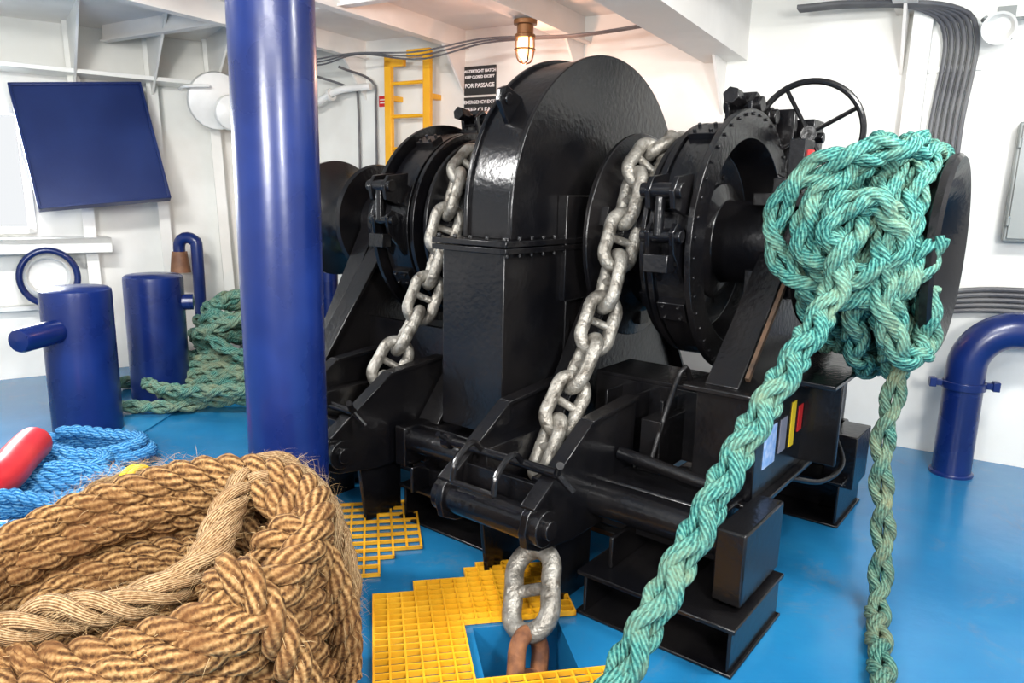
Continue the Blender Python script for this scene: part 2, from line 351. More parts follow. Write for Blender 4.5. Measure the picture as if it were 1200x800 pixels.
# left wall items
p=empty('window_storm_cover',(C[0]-.815*2.09,C[1]-.579*2.09,2.1),ANGL)
p.rotation_euler=(0,R(6),ANGL)
u=Vector((0,.42,-1)).normalized(); nn=Vector((1,0,0)).cross(u).normalized(); cc=Vector((0,.22,0)); tx=Vector((1,0,0))
mb=MB(); mb.obox(cc,tx*.52,u*.57,nn*.02); mb.obj('cover_plate',M_bluepanel,parent=p,bevel=.008)
mb=MB()
mb.obox(cc+tx*.51,tx*.012,u*.57,nn*.045); mb.obox(cc-tx*.51,tx*.012,u*.57,nn*.045); mb.obox(cc+u*.56,tx*.52,u*.012,nn*.045); mb.obox(cc-u*.56,tx*.52,u*.012,nn*.045)
mb.obj('cover_rim',M_bluepanel,parent=p,bevel=.004)
mb=MB()
for x in(-.35,.35): mb.obox(cc-u*.5+Vector((x,-.2,.03)),tx*.03,Vector((0,.18,0)),Vector((0,0,.015))); mb.obox(cc+u*.3+Vector((x,-.25,0)),tx*.015,Vector((0,.2,.0)),Vector((0,0,.015)))
mb.obj('hinge_arms',M_white2,parent=p)
p=empty('ventilator_cover',(C[0]-.815*1.0,C[1]-.579*1.0,2.56),ANGL)
mb=MB(); mb.lathe([(-.5,.13),(-.1,.13),(-.1,.25),(-.04,.27),(.0,.26),(.02,.2),(.03,0)],(0,.22,0),(0,1,-.15),n=48); mb.obj('vent_lid',M_white2,parent=p)
mb=MB(); mb.lathe([(0,.17),(.05,.16),(.07,.12),(.08,0)],(-.12,.26,-.1),(0,1,-.1),n=40); mb.tube(spline([(.3,.05,.1),(.3,.3,.1),(.1,.35,.12)],.03)[0],.015,n=8); mb.obj('vent_cap',M_white2,parent=p)
mb=MB(); P,_=spline([(.75,.12,0),(.75,.12,1.2),(.75,.05,2.2),(.75,.0,2.9)],.1); mb.tube(P,.035,n=12)
mb.obj('wall_pipe',M_white2,FL)
p=empty('mooring_fairlead',(C[0]-.815*2.52+.579*.1,C[1]-.579*2.52-.815*.1,.93),ANGL)
mb=MB(); q=np.linspace(0,2*math.pi,40,endpoint=False); mb.tube(np.stack([.22*np.cos(q),0*q+.12,.24*np.sin(q)],1),.028,n=12,closed=True); mb.obj('blue_ring',M_blue,parent=p)
mb=MB(); mb.lathe([(0,.23),(.1,.2),(.12,.17),(.1,.16),(.02,.15),(.02,0)],(0,-.08,0),(0,1,0),n=40); mb.obj('port_collar',M_white2,parent=p)
# pillar
mb=MB(); mb.lathe([(0,0),(0,.165),(3.25,.165),(3.25,0)],(-.955,2.98,0),(0,0,1),n=96); mb.lathe([(0,.2),(.02,.2),(.025,.165)],(-.955,2.98,0),(0,0,1),n=96)
mb.obj('support_pillar',M_blue)
# bollards
p=empty('mooring_bollard',(-3.0,5.4,0))
mb=MB()
prof=[(0,0),(0,.225),(1.0,.225),(1.03,.222),(1.045,.20),(1.05,0)]
mb.lathe(prof,(-.05,-.39,0),(0,0,1)); mb.lathe(prof,(.08,.45,0),(0,0,1))
mb.obj('bollard_posts',M_blue,parent=p)
mb=MB()
mb.lathe([(0,0),(0,.08),(.46,.08),(.48,.07),(.49,0)],(-.06,-.45,.77),(-.12,-1,0),n=40)
mb.lathe([(0,0),(0,.065),(.12,.065),(.13,0)],(.25,.48,.82),(1,.35,0),n=40)
mb.obj('bollard_horns',M_blue,parent=p)
mb=MB(); mb.box(-.36,.36,-.70,.72,0,.012); mb.obj('bollard_base',M_floor,parent=p)
def gooseneck(name,loc,h,r,out,drop,bell=True,rz=0):
    p=empty(name,loc,rz); mb=MB()
    k=out/2; pts=[(0,0,0),(0,0,h*.5),(0,0,h-k)]
    for a in(30,60,90,120,150,180): pts.append((-k+k*math.cos(R(a)),0,h-k+k*math.sin(R(a))))
    pts.append((-out,0,h-k-drop)); mb.tube(spline(pts,.03)[0],r,n=24); mb.lathe([(0,r+.04),(.02,r+.04),(.025,r)],(0,0,0),(0,0,1),n=32); mb.obj('vent_pipe',M_blue,parent=p)
    if bell:
        mb=MB(); mb.lathe([(0,r),(0,r*1.25),(-.06,r*1.4),(-.2,r*1.7),(-.2,0)],(-out,0,h-k-drop),(0,0,1),n=32); mb.obj('vent_bell',M_brown,parent=p)
    return p
gooseneck('tank_vent_pipe',(-3.05,7.0,0),1.27,.055,.17,.05)
gooseneck('tank_vent_pipe',(-1.72,6.75,0),1.15,.08,.28,.05,rz=math.pi)
mb=MB(); mb.box(-.2,.2,-.1,.1,0,.95); mb.box(-.22,.22,-.12,.12,.95,1.0); mb.obj('valve_cabinet',M_grey,((-2.55,7.38,0),.5),bevel=.01)
p=empty('deck_vent_pipe',(2.93,4.56,0),-R(18))
mb=MB(); pts=[(0,0,0),(0,0,.4),(0,0,.72)]
for a in(18,36,54,72,90): pts.append((.26-.26*math.cos(R(a)),0,.72+.26*math.sin(R(a))))
pts+= [(.6,0,.98),(1.6,0,.98)]
mb.tube(spline(pts,.03)[0],.115,n=36); mb.obj('pipe_body',M_blue,parent=p)
mb=MB(); mb.lathe([(0,.13),(.02,.13),(.025,.115)],(0,0,0),(0,0,1),n=36); mb.lathe([(-.02,.115),(-.02,.128),(.03,.128),(.03,.115)],(0,0,.60),(0,0,1),n=36); mb.box(-.2,.2,-.02,.02,.59,.63); mb.box(-.2,-.16,-.03,.03,.58,.64); mb.box(.16,.2,-.03,.03,.58,.64)
mb.obj('pipe_clamp',M_blue,parent=p,bevel=.004)

# ------------------------------------------------------------ WINDLASS
wl=empty('anchor_windlass',FM[0],ANG)
def mo(mb,name,mat=M_black,bevel=.005): return mb.obj(name,mat,parent=wl,bevel=bevel,off=MOFF)
SH=1.53; CW=3.7
AW,AZ=3.65,1.64
def arc(rad,n=48):
    return [(AW-rad,1.53)]+[(AW-rad*math.cos(math.pi*i/n),AZ+rad*.97*math.sin(math.pi*i/n)) for i in range(n+1)]+[(AW+rad,1.53)]
mb=MB(); mb.prism_x(arc(.865),-2.47,-2.21); mo(mb,'gear_case_upper')
mb=MB(); mb.prism_x(arc(.885),-2.49,-2.465); mb.prism_x(arc(.885),-2.205,-2.18); mo(mb,'gear_case_side_plates')
mb=MB(); mb.box(-2.55,-2.15,2.68,4.60,.56,1.47); mo(mb,'gear_case_lower')
mb=MB(); mb.box(-2.59,-2.11,2.64,4.64,1.47,1.497); mb.box(-2.59,-2.11,2.64,4.64,1.503,1.53)
for k in range(21):
    w=2.68+k*.096
    mb.cyl((-2.135,w,1.53),(-2.135,w,1.55),.012,n=6); mb.cyl((-2.135,w,1.47),(-2.135,w,1.45),.012,n=6)
for k in range(5):
    mb.cyl((-2.56+.105*k,2.665,1.53),(-2.56+.105*k,2.665,1.55),.012,n=6)
mo(mb,'gear_case_flange',bevel=.003)
mb=MB()
mb.box(-2.175,-2.14,3.2,3.24,.6,1.47); mb.box(-2.18,-2.12,3.15,3.45,1.2,1.75)
mb.lathe([(0,.3),(.06,.3),(.06,.2),(.12,.2)],(-2.175,CW,SH),n=48)
mb.lathe([(0,.3),(-.06,.3),(-.06,.2),(-.12,.2)],(-2.525,CW,SH),n=48)
mo(mb,'bearing_housings')
mb=MB()
for an in(38,142):
    ca,sa=math.cos(R(an)),math.sin(R(an)) 
    by,bz=AW-.865*ca,AZ+.84*sa; up=(-ca,sa); ta=(sa,ca); pl=[]
    for t_,r_ in((-.09,-.02),(-.05,.12),(-.0,.15),(.05,.12),(.09,-.02)): pl.append((by+ta[0]*t_+up[0]*r_,bz+ta[1]*t_+up[1]*r_))
    mb.prism_x(pl,-2.36,-2.33)
    c_=Vector((-2.36,by+up[0]*.08,bz+up[1]*.08)); mb.cyl(c_,c_+Vector((.045,0,0)),.03)
mo(mb,'lifting_lugs')
mb=MB(); mb.lathe([(0,0),(0,.11),(3.5,.11),(3.5,0)],(-4.2,CW,SH),n=40); mo(mb,'main_shaft',bevel=0)
def gypsy(sc,name):
    mb=MB()
    pr=[(-.19,.12),(-.19,.50),(-.175,.56),(-.15,.56),(-.13,.50),(-.09,.42),(-.04,.38),(.04,.38),(.09,.42),(.13,.50),(.15,.56),(.175,.56),(.19,.50),(.19,.12)]
    mb.lathe(pr,(sc,CW,SH),n=72)
    for k in range(7):
        q=2*math.pi*k/7+.2; c=Vector((sc,CW+.42*math.cos(q),SH+.42*math.sin(q)))
        rd=Vector((0,math.cos(q),math.sin(q))); tg=Vector((0,-math.sin(q),math.cos(q)))
        for s_ in(-1,1): mb.obox(c+Vector((s_*.12,0,0)),(.035,0,0),rd*.07,tg*.05)
    mo(mb,name,bevel=.004)
gypsy(-1.84,'chain_wheel_starboard'); gypsy(-2.98,'chain_wheel_port')
def brake(s0,s1,name,face):
    mb=MB(); d=1 if s1>s0 else -1
    W=s1-s0
    mb.lathe([(0,.12),(0,.60),(.03*d,.60),(.03*d,.575),(W-.03*d,.575),(W-.03*d,.66),(W,.66),(W,.52),(W-.05*d,.50),(.07*d,.46),(.06*d,.24),(.06*d,.12)],(s0,CW,SH),n=96)
    mb.ring_bolts((s1,CW,SH),(d,0,0),.635,44,.009,.012)
    mb.ring_bolts((s0+.055*d,CW,SH),(d,0,0),.34,12,.014,.02)
    mo(mb,name,bevel=.003)
    mb=MB(); a,b_=sorted((s0+.05*d,s1-.05*d))
    mb.lathe([(a-s0,.58),(a-s0,.60),(b_-s0,.60),(b_-s0,.58)],(s0,CW,SH),n=96)
    c=(a+b_)/2
    for an in(20,60,100,140,175,205,330):
        ca,sa=math.cos(R(an)),math.sin(R(an)); p0=Vector((c,CW-.61*ca,SH+.61*sa)); rd=Vector((0,-ca,sa)); tg=Vector((0,sa,ca))
        mb.obox(p0,Vector((.07,0,0)),rd*.02,tg*.05)
        for q in(-.03,.03):
            mb.cyl(p0+tg*q+Vector((-.04,0,0)),p0+tg*q+Vector((-.04,0,0))+rd*.035,.01,n=6); mb.cyl(p0+tg*q+Vector((.04,0,0)),p0+tg*q+Vector((.04,0,0))+rd*.035,.01,n=6)
    mo(mb,name+'_band',bevel=.003)
    mb=MB()
    for s_ in(c-.07,c+.05):
        mb.prism_x([(3.12,1.66),(2.96,1.70),(2.94,1.78),(2.98,1.84),(3.14,1.86)],s_,s_+.025)
        mb.prism_x([(3.12,1.36),(2.98,1.50),(2.96,1.60),(3.0,1.64),(3.12,1.6)],s_,s_+.025)
        mb.prism_x([(3.78,2.12),(3.76,2.24),(3.82,2.29),(3.90,2.27),(3.94,2.10)],s_,s_+.025)
        mb.prism_x([(4.02,2.08),(4.02,2.21),(4.08,2.24),(4.14,2.21),(4.18,2.02)],s_,s_+.025)
    mb.cyl((c-.1,2.985,1.78),(c+.1,2.985,1.78),.035); mb.cyl((c-.1,3.0,1.58),(c+.1,3.0,1.58),.03); mb.cyl((c-.01,2.985,1.58),(c-.01,2.985,1.8),.025)
    mb.cyl((c-.1,3.85,2.23),(c+.1,3.85,2.23),.04); mb.cyl((c-.1,4.08,2.19),(c+.1,4.08,2.19),.04)
    mb.cyl((c,3.7,2.255),(c,4.3,2.17),.024); mb.cyl((c,3.66,2.26),(c,3.74,2.25),.045,n=6)
    mb.box(c-.06,c+.06,3.82,3.9,2.19,2.29); mb.box(c-.05,c+.05,3.98,4.05,2.17,2.26)
    mb.box(c-.05,c+.07,2.93,3.0,1.42,1.50)
    mo(mb,name+'_linkage',bevel=.004)
brake(-1.63,-1.38,'brake_drum_starboard',1)
brake(-3.20,-3.50,'brake_drum_port',1)
mb=MB()
mb.lathe([(0,.12),(0,.30),(.02,.30),(.05,.21),(.34,.21),(.36,.27),(.40,.27),(.40,.12)],(-1.53,CW,SH),n=64)
mb.lathe([(0,.12),(0,.27),(.04,.27),(.06,.2),(.5,.2),(.5,.12)],(-4.0,CW,SH),n=64)
mo(mb,'shaft_couplings')
mb=MB(); mb.lathe([(0,.1),(0,.38),(.03,.39),(.06,.36),(.13,.28),(.30,.26),(.44,.31),(.50,.37),(.53,.43),(.56,.435),(.575,.42),(.55,.37),(.50,.30),(.42,.24),(.40,.20),(.40,.14),(.44,.13),(.44,0)],(-1.03,CW,SH),n=80); mo(mb,'warping_head_starboard',bevel=0)
mb=MB(); mb.lathe([(0,.1),(0,.40),(-.03,.41),(-.06,.38),(-.13,.29),(-.28,.27),(-.40,.32),(-.47,.40),(-.50,.44),(-.53,.44),(-.54,.40),(-.54,0)],(-4.14,CW,SH),n=80); mo(mb,'warping_head_port',bevel=0)
def pedestal(mb,s,th=.03,top=1.5,hw=.2,bot=(2.95,4.5),z0=.5):
    mb.prism_x([(bot[0],z0),(bot[1],z0),(CW+hw,top),(CW-hw,top)],s-th/2,s+th/2)
    for (w0,w1) in((bot[0],CW-hw),(bot[1],CW+hw)):
        a=Vector((s,w0,z0)); b_=Vector((s,w1,top)); d=(b_-a); nn=Vector((1,0,0)).cross(d).normalized()
        mb.obox((a+b_)/2,(.075,0,0),d/2,nn*.012)
    mb.lathe([(-.1,.12),(-.1,.21),(.1,.21),(.1,.12)],(s,CW,SH),n=40)
mb=MB(); pedestal(mb,-1.15,z0=.95); pedestal(mb,-2.06,hw=.12,bot=(2.9,4.5)); pedestal(mb,-2.72,hw=.12,bot=(2.75,4.5)); pedestal(mb,-3.85,bot=(2.75,4.5)); pedestal(mb,-4.05)
mb.box(-1.27,-1.03,3.42,3.98,1.3,1.42)
mb.box(-1.27,-1.03,3.45,3.95,1.72,1.78)
mo(mb,'pedestals')
mb=MB(); a=Vector((-1.06,3.0,.99)); b_=Vector((-1.06,3.46,1.46)); d=b_-a; mb.obox((a+b_)/2,(.009,0,0),d/2,(0,.009,-.009)); mb.obj('worn_edge',M_edge,parent=wl,off=MOFF)
mb=MB()
mb.box(-4.15,-1.0,2.70,2.92,.28,.50)
mb.box(-4.15,-.95,4.15,4.45,.28,.50)
for s in(-4.1,-3.6,-2.72,-2.36,-2.0,-1.3): mb.box(s-.1,s+.1,2.7,4.4,.30,.48)
mb.cyl((-1.57,2.62,.44),(-.93,2.62,.44),.075,n=32); mb.cyl((-2.75,2.62,.44),(-2.1,2.62,.44),.065,n=32)
mb.box(-.96,-.84,2.52,2.95,.22,.52); mb.box(-2.78,-2.70,2.55,2.75,.3,.52)
mo(mb,'base_frame',bevel=.01)
mb=MB(); mb.box(-1.25,-.97,2.92,4.40,.48,.93); mb.box(-1.30,-.93,2.88,4.44,.93,.955); mb.box(-1.30,-.93,2.88,4.44,.455,.48)
mb.box(-1.0,-.80,3.55,3.58,.5,.95); mb.box(-1.0,-.75,3.2,4.2,.955,.98); mb.box(-.97,-.90,3.75,3.85,.6,.66); mb.box(-.97,-.92,3.72,3.90,.70,.85)
for k in range(8): mb.cyl((-.95,2.95+.2*k,.955),(-.95,2.95+.2*k,.972),.013,n=6)
mo(mb,'starboard_box_girder',bevel=.006)
mb=MB(); mb.box(-1.9,-1.25,3.15,3.2,.5,.85); mb.box(-1.9,-1.25,3.15,3.5,.85,.87); mb.box(-1.5,-1.4,2.9,3.2,.5,.75)
mb.box(-4.0,-2.8,3.3,3.34,.5,.9); mb.cyl((-1.55,2.80,.60),(-1.0,2.80,.55),.03)
mb.tube(spline([(-1.35,3.1,.87),(-1.35,3.0,1.0),(-1.4,2.95,.8),(-1.42,2.85,.55)],.03)[0],.014,n=8)
mb.tube(spline([(-.92,3.9,.6),(-.82,3.8,.45),(-.86,3.6,.4),(-.95,3.4,.45)],.03)[0],.014,n=8)
for s in(-1.75,-1.6,-1.45): mb.box(s-.008,s+.008,3.0,3.16,.5,.82)
mo(mb,'inner_brackets')
for a,b_,w0,w1,m,nm in((3.02,3.17,.60,.78,M_sticker_b,'label_blue'),(3.22,3.31,.62,.78,M_sticker_g,'label_grey'),(3.37,3.43,.61,.83,M_sticker_y,'label_yellow'),(3.48,3.54,.66,.79,M_sticker_r,'label_red')):
    mb=MB(); mb.box(-.97,-.967,a,b_,w0,w1); mb.obj(nm,m,parent=wl,off=MOFF)
def skid(mb,s0,s1,w0,w1,h=.2):
    mb.box(s0,s1,w0,w1,h-.02,h); mb.box(s0,s1,w0,w1,0,.015)
    mb.box(s0+.02,s1-.02,(w0+w1)/2-.01,(w0+w1)/2+.01,.015,h-.02)
    mb.box(s0+.03,s0+.045,w0+.01,w1-.01,.015,h-.02)
    mb.box(s1-.03,s1-.015,w0+.01,w1-.01,.015,h-.02)
mb=MB()
skid(mb,-1.50,-.81,2.40,2.95); skid(mb,-2.75,-2.08,2.55,2.95); skid(mb,-3.75,-3.3,2.43,2.95); skid(mb,-1.3,-.85,4.0,4.5,.26); skid(mb,-2.6,-2.1,4.0,4.5,.26); skid(mb,-4.1,-3.6,4.0,4.5,.26)
mb.box(-3.3,-2.75,2.75,2.95,.17,.2); mb.box(-2.08,-1.5,2.80,2.95,.17,.2)
for s in(-1.4,-1.1,-2.2,-2.6,-3.5): mb.box(s-.01,s+.01,2.5,2.92,.2,.34)
mb.box(-1.45,-.9,2.88,2.92,.2,.3); mb.box(-2.7,-2.1,2.62,2.66,.2,.3)
for s in(-1.25,-.9): mb.box(s-.08,s+.08,4.1,4.4,.2,.5)
mo(mb,'foundation_skids')
def stopper(sc,tag):
    mb=MB(); pl=[(2.95,.30),(2.95,.82),(2.88,.84),(2.55,.80),(2.20,.58),(2.12,.52),(2.10,.45),(2.12,.38),(2.2,.34),(2.45,.30)]
    for s in(sc-.225,sc+.225): mb.prism_x(pl,s-.018,s+.018)
    for s,sg in((sc-.225,-1),(sc+.225,1)):
        for (a,b_) in(((2.95,.83),(2.55,.80)),((2.55,.80),(2.14,.54))):
            A=Vector((s,a[0],a[1]));B=Vector((s,b_[0],b_[1])); d=B-A; nn=Vector((1,0,0)).cross(d).normalized(); mb.obox((A+B)/2,(.035,0,0),d/2,nn*.01)
        mb.cyl((s,2.19,.455),(s+sg*.06,2.19,.455),.075,n=32); mb.cyl((s,2.19,.455),(s+sg*.085,2.19,.455),.04,n=24)
    mo(mb,'chain_stopper_cheeks_'+tag,bevel=.004)
    mb=MB()
    mb.cyl((sc-.21,2.19,.455),(sc+.21,2.19,.455),.07,n=32)
    mb.box(sc-.21,sc+.21,2.78,2.93,.32,.50); mb.box(sc-.21,sc+.21,2.24,2.27,.36,.6)
    mb.box(sc-.21,sc-.12,2.3,2.8,.42,.66); mb.box(sc+.12,sc+.21,2.3,2.8,.42,.60)
    for s in(sc-.2,sc+.2): mb.prism_x([(2.40,0),(2.65,0),(2.65,.35),(2.35,.35)],s-.012,s+.012)
    mo(mb,'chain_stopper_body_'+tag,bevel=.005)
    mb=MB()
    mb.cyl((sc-.30,2.27,.66),(sc+.28,2.27,.66),.02,n=16); mb.cyl((sc-.34,2.27,.66),(sc-.30,2.27,.66),.035,n=16)
    for s in(sc-.12,sc+.1):
        P,_=spline([(s,2.27,.66),(s,2.20,.72),(s,2.10,.66),(s,2.08,.58)],.02); mb.tube(P,.013,n=8)
    mb.cyl((sc-.12,2.08,.58),(sc+.1,2.08,.58),.013,n=10)
    mb.cyl((sc+.27,2.27,.66),(sc+.33,2.2,.73),.016,n=10); mb.cyl((sc+.27,2.27,.66),(sc+.33,2.3,.59),.016,n=10)
    mb.cyl((sc-.32,2.27,.66),(sc-.32,2.2,.71),.014,n=10)
    mo(mb,'stopper_lashing_bar_'+tag,bevel=0)
stopper(-1.80,'starboard'); stopper(-3.05,'port')
def handwheel(sc,tag,flip=1):
    c=Vector((sc,4.13,2.10)); ax=Vector((.26*flip,-.96,-.06)).normalized(); a=Vector((1,0,0)); a=(a-ax*a.dot(ax)).normalized(); b_=ax.cross(a)
    mb=MB(); q=np.linspace(0,2*math.pi,48,endpoint=False)
    mb.tube([tuple(c+.265*(math.cos(t)*a+math.sin(t)*b_)) for t in q],.017,n=10,closed=True)
    for k in range(4):
        t=k*math.pi/2+.5; P,_=spline([tuple(c-ax*.05),tuple(c-ax*.03+.12*(math.cos(t)*a+math.sin(t)*b_)),tuple(c+.265*(math.cos(t)*a+math.sin(t)*b_))],.03); mb.tube(P,.012,n=8)
    mb.cyl(c-ax*.09,c+ax*.0,.04); mb.cyl(c-ax*.4,c,.02)
    mo(mb,'brake_handwheel_'+tag,bevel=0)
    mb=MB(); e=c-ax*.3
    mb.box(sc-.16,sc-.06,4.40,4.5,.45,e.z+.06); mb.box(sc-.18,sc-.04,4.36,4.54,e.z-.08,e.z+.08)
    mb.cyl((sc-.3*flip,4.42,e.z-.02),(sc,4.42,e.z-.02),.03)
    mb.box(sc-.28,sc-.22,4.1,4.45,e.z-.1,e.z+.12)
    mb.box(sc-.2,sc-.1,4.2,4.25,1.9,2.24)
    mo(mb,'handwheel_stand_'+tag)
handwheel(-1.25,'starboard')
mb=MB(); mb.box(-1.12,-1.10,3.72,3.76,1.93,1.99); mb.obj('label_brake',M_sticker_r,parent=wl,off=MOFF)
mb=MB(); mb.box(-1.2,-1.12,3.68,3.82,1.75,2.04); mb.box(-1.2,-1.14,3.5,3.9,1.75,1.85); mo(mb,'control_lever_box')

# ------------------------------------------------------------ chains
def link(mb,c,T,S,Ln=.345,Wd=.215,r=.033,stud=True,k_=1):
    k_=float(k_); Ln*=k_;Wd*=k_;r*=k_
    c=np.array(c);T=np.array(T)/np.linalg.norm(T);S=S-T*np.dot(S,T);S=S/np.linalg.norm(S)
    hw=Wd/2-r; hl=Ln/2-r-hw; pts=[]
    for k in range(12): q=math.pi*k/11-math.pi/2; pts.append(c+T*(hl+hw*math.cos(q))+S*(hw*math.sin(q)))
    for k in range(3): pts.append(c+T*(hl*(1-2*(k+1)/4))+S*hw*.97)
    for k in range(12): q=math.pi*k/11+math.pi/2; pts.append(c+T*(-hl+hw*math.cos(q))+S*(hw*math.sin(q)))
    for k in range(3): pts.append(c+T*(-hl*(1-2*(k+1)/4))-S*hw*.97)
    mb.tube(pts,r,n=12,closed=True)
    if stud:
        mb.lathe([(-hw,r*1.1),(-hw*.6,r*.62),(hw*.6,r*.62),(hw,r*1.1)],tuple(c),tuple(S),n=12)
def chainpath(s):
    pts=[(s,CW+.47,SH-.55),(s,CW+.48,SH-.2)]
    for a in range(-10,190,20): pts.append((s,CW+.485*math.cos(R(a)),SH+.485*math.sin(R(a))))
    pts+=[(s,3.02,1.15),(s,2.82,.88),(s,2.66,.68),(s,2.54,.50),(s,2.45,.36)]
    return pts
def chain(ctrl,name,off=35,pitch=.218,tail=None):
    P,s=spline(ctrl,.01); n=int(s[-1]/pitch); mb=MB(); mr=MB()
    for i in range(n):
        k=min(len(P)-2,int((i+.5)*pitch/s[-1]*len(P))); T=P[min(k+6,len(P)-1)]-P[max(k-6,0)]; T/=np.linalg.norm(T)
        X=np.array([1.,0,0]); Y=np.cross(T,X); q=R(off+90*(i%2)); S=math.cos(q)*X+math.sin(q)*Y
        link(mb,P[k],T,S)
    if tail:
        for (A,B,q,rust) in tail:
            A=np.array(A);B=np.array(B);T=(B-A);L_=np.linalg.norm(T);T/=L_; X=np.array([1.,0,0]);X=X-T*np.dot(X,T);X/=np.linalg.norm(X);Y=np.cross(T,X)
            link(mr if rust else mb,(A+B)/2,T,math.cos(R(q))*X+math.sin(R(q))*Y,k_=L_/.345)
        p=empty(name,FM[0],ANG); mb.obj('galvanised_links',M_chain,parent=p,off=MOFF); mr.obj('rusty_links',M_rust,parent=p,off=MOFF)
    else:
        mb.obj(name,M_chain,FM,off=MOFF)
chain(chainpath(-1.82),'anchor_chain',tail=[((-1.80,2.50,.44),(-1.70,2.35,.22),70,0),((-1.71,2.38,.27),(-1.52,2.10,-.005),8,0),((-1.55,2.15,.05),(-1.44,1.97,-.26),95,1)])
chain(chainpath(-3.02),'anchor_chain')

# ------------------------------------------------------------ gratings
def inside(p,poly):
    x,y=p; c=False; n=len(poly)
    for i in range(n):
        x1,y1=poly[i];x2,y2=poly[(i+1)%n]
        if (y1>y)!=(y2>y) and x<(x2-x1)*(y-y1)/(y2-y1)+x1: c=not c
    return c
def grating(name,poly,hole=None,cx=.06,cy=.042,z0=.006,z1=.028,t=.004):
    poly=[W2G(*q) for q in poly]; xs=[q[0] for q in poly]; ys=[q[1] for q in poly]; mb=MB()
    x0=min(xs); y0=min(ys); nx=int((max(xs)-x0)/cx)+1; ny=int((max(ys)-y0)/cy)+1
    ok=lambda i,j:(0<=i<nx and 0<=j<ny and inside((x0+(i+.5)*cx,y0+(j+.5)*cy),poly) and not (hole and hole[0]<x0+(i+.5)*cx<hole[1] and hole[2]<y0+(j+.5)*cy<hole[3]))
    for i in range(nx+1):
        j=0
        while j<=ny:
            if ok(i,j) or ok(i-1,j):
                k=j
                while k<=ny and (ok(i,k) or ok(i-1,k)): k+=1
                mb.box(x0+i*cx-t,x0+i*cx+t,y0+j*cy-t,y0+k*cy+t,z0,z1-.001); j=k
            j+=1
    for j in range(ny+1):
        i=0
        while i<=nx:
            if ok(i,j) or ok(i,j-1):
                k=i
                while k<=nx and (ok(k,j) or ok(k,j-1)): k+=1
                mb.box(x0+i*cx-t,x0+k*cx+t,y0+j*cy-t,y0+j*cy+t,z0,z1); i=k
            i+=1
    mb.obj(name,M_yellow,FG)
grating('floor_grating',[(-.56,2.86),(-.42,2.90),(-.40,3.0),(-.2,3.05),(-.18,3.14),(.02,3.2),(.22,3.2),(.26,2.92),(.34,2.6),(.46,2.55),(.46,2.05),(-.39,1.9)],hole=(px0-.02,px1+.3,py0+.0,py1+.04))
grating('floor_grating',[(-1.15,3.75),(-.52,3.87),(-.43,3.33),(-.60,3.27),(-.62,3.08),(-.95,3.0)],cx=.07,cy=.08,z0=.004,z1=.02,t=.0055)

# ------------------------------------------------------------ teal mooring rope on warping head
mt=MB(); RR=.055
def hel(s,rad,a,ec=0): return (s,CW+rad*math.cos(R(a)),SH+rad*math.sin(R(a))-ec)
lay=[]
for k in range(4*12+1):
    t=k/12; lay.append(hel(-.60-.085*t,.335, 200+30*k))
lay2=[]
for k in range(4*12+1):
    t=k/12; lay2.append(hel(-.94+.098*t+.01*math.sin(k*.9),.43+.012*math.sin(k*.6),200+30*k,ec=.005))
lay3=[]
for k in range(int(2.0*12)+1):
    t=k/12; ang=160+30*k; lay3.append(hel(-.58-.105*t+.02*math.sin(k*.8),.50+.02*math.sin(k*.5),ang,ec=.0+.02*(1 if 180<ang%360<360 else 0)))
plait(mt,lay,RR); plait(mt,lay2,RR); plait(mt,lay3,RR)
plait(mt,[(-.66,3.26,1.85),(-.63,3.16,1.6),(-.60,3.15,1.35),(-.54,3.20,1.18),(-.49,3.32,1.12),(-.47,3.42,1.20),(-.49,3.38,1.4)],RR)
K=Vector((-.755,3.12,1.61))
fx=Vector((.85,.35,0)).normalized(); fz=Vector((0,-.1,1)).normalized(); fn=fx.cross(fz).normalized()
kk=.80
def kp(x,z,n_): return tuple(K+fx*x*kk+fz*z*kk+fn*n_*kk)
knot=[kp(.05,.38,-.12),kp(-.08,.26,-.02),kp(-.19,.12,.02),kp(-.20,-.04,.04),kp(-.10,-.16,.06),kp(.06,-.18,.07),kp(.20,-.09,.05),kp(.22,.05,.03),kp(.12,.17,.06),kp(-.03,.17,.09),kp(-.10,.06,.10),kp(-.06,-.04,.12)]
plait(mt,knot,RR)
knot2=[kp(.34,.44,-.16),kp(.14,.42,-.04),kp(-.10,.37,-.02),kp(-.28,.22,-.05),kp(-.34,.0,-.07),kp(-.27,-.18,-.05),kp(-.10,-.30,.0),kp(.12,-.30,.02),kp(.32,-.20,-.03),kp(.42,.0,-.1)]
plait(mt,knot2,RR)
def W2M(X,Y,z):
    c,s_=math.cos(-ANG),math.sin(-ANG); return (X*c-Y*s_,X*s_+Y*c,z)
fw=[kp(.08,.10,.0),kp(-.03,-.03,.13)]+[W2M(1.24,2.80,1.40),W2M(1.04,2.61,1.17),W2M(.84,2.43,.95),W2M(.60,2.18,.66),W2M(.42,2.0,.44),W2M(.26,1.84,.25),W2M(.10,1.68,.11),W2M(-.1,1.48,.065),W2M(-.5,1.2,.06)]
plait(mt,fw,.057)
mt.obj('mooring_rope',M_teal,FM,off=MOFF,ang=80)
mt=MB()
tail=[W2M(1.05,1.6,.05),W2M(1.25,2.05,.05),W2M(1.42,2.45,.05),W2M(1.54,2.72,.05),W2M(1.61,2.86,.10),W2M(1.63,2.93,.35),W2M(1.60,2.97,.7),W2M(1.64,3.0,1.0),W2M(1.69,3.06,1.2),W2M(1.71,3.14,1.45)]
plait(mt,tail,.049)
mt.obj('mooring_rope',M_teald,FM,off=MOFF,ang=80)

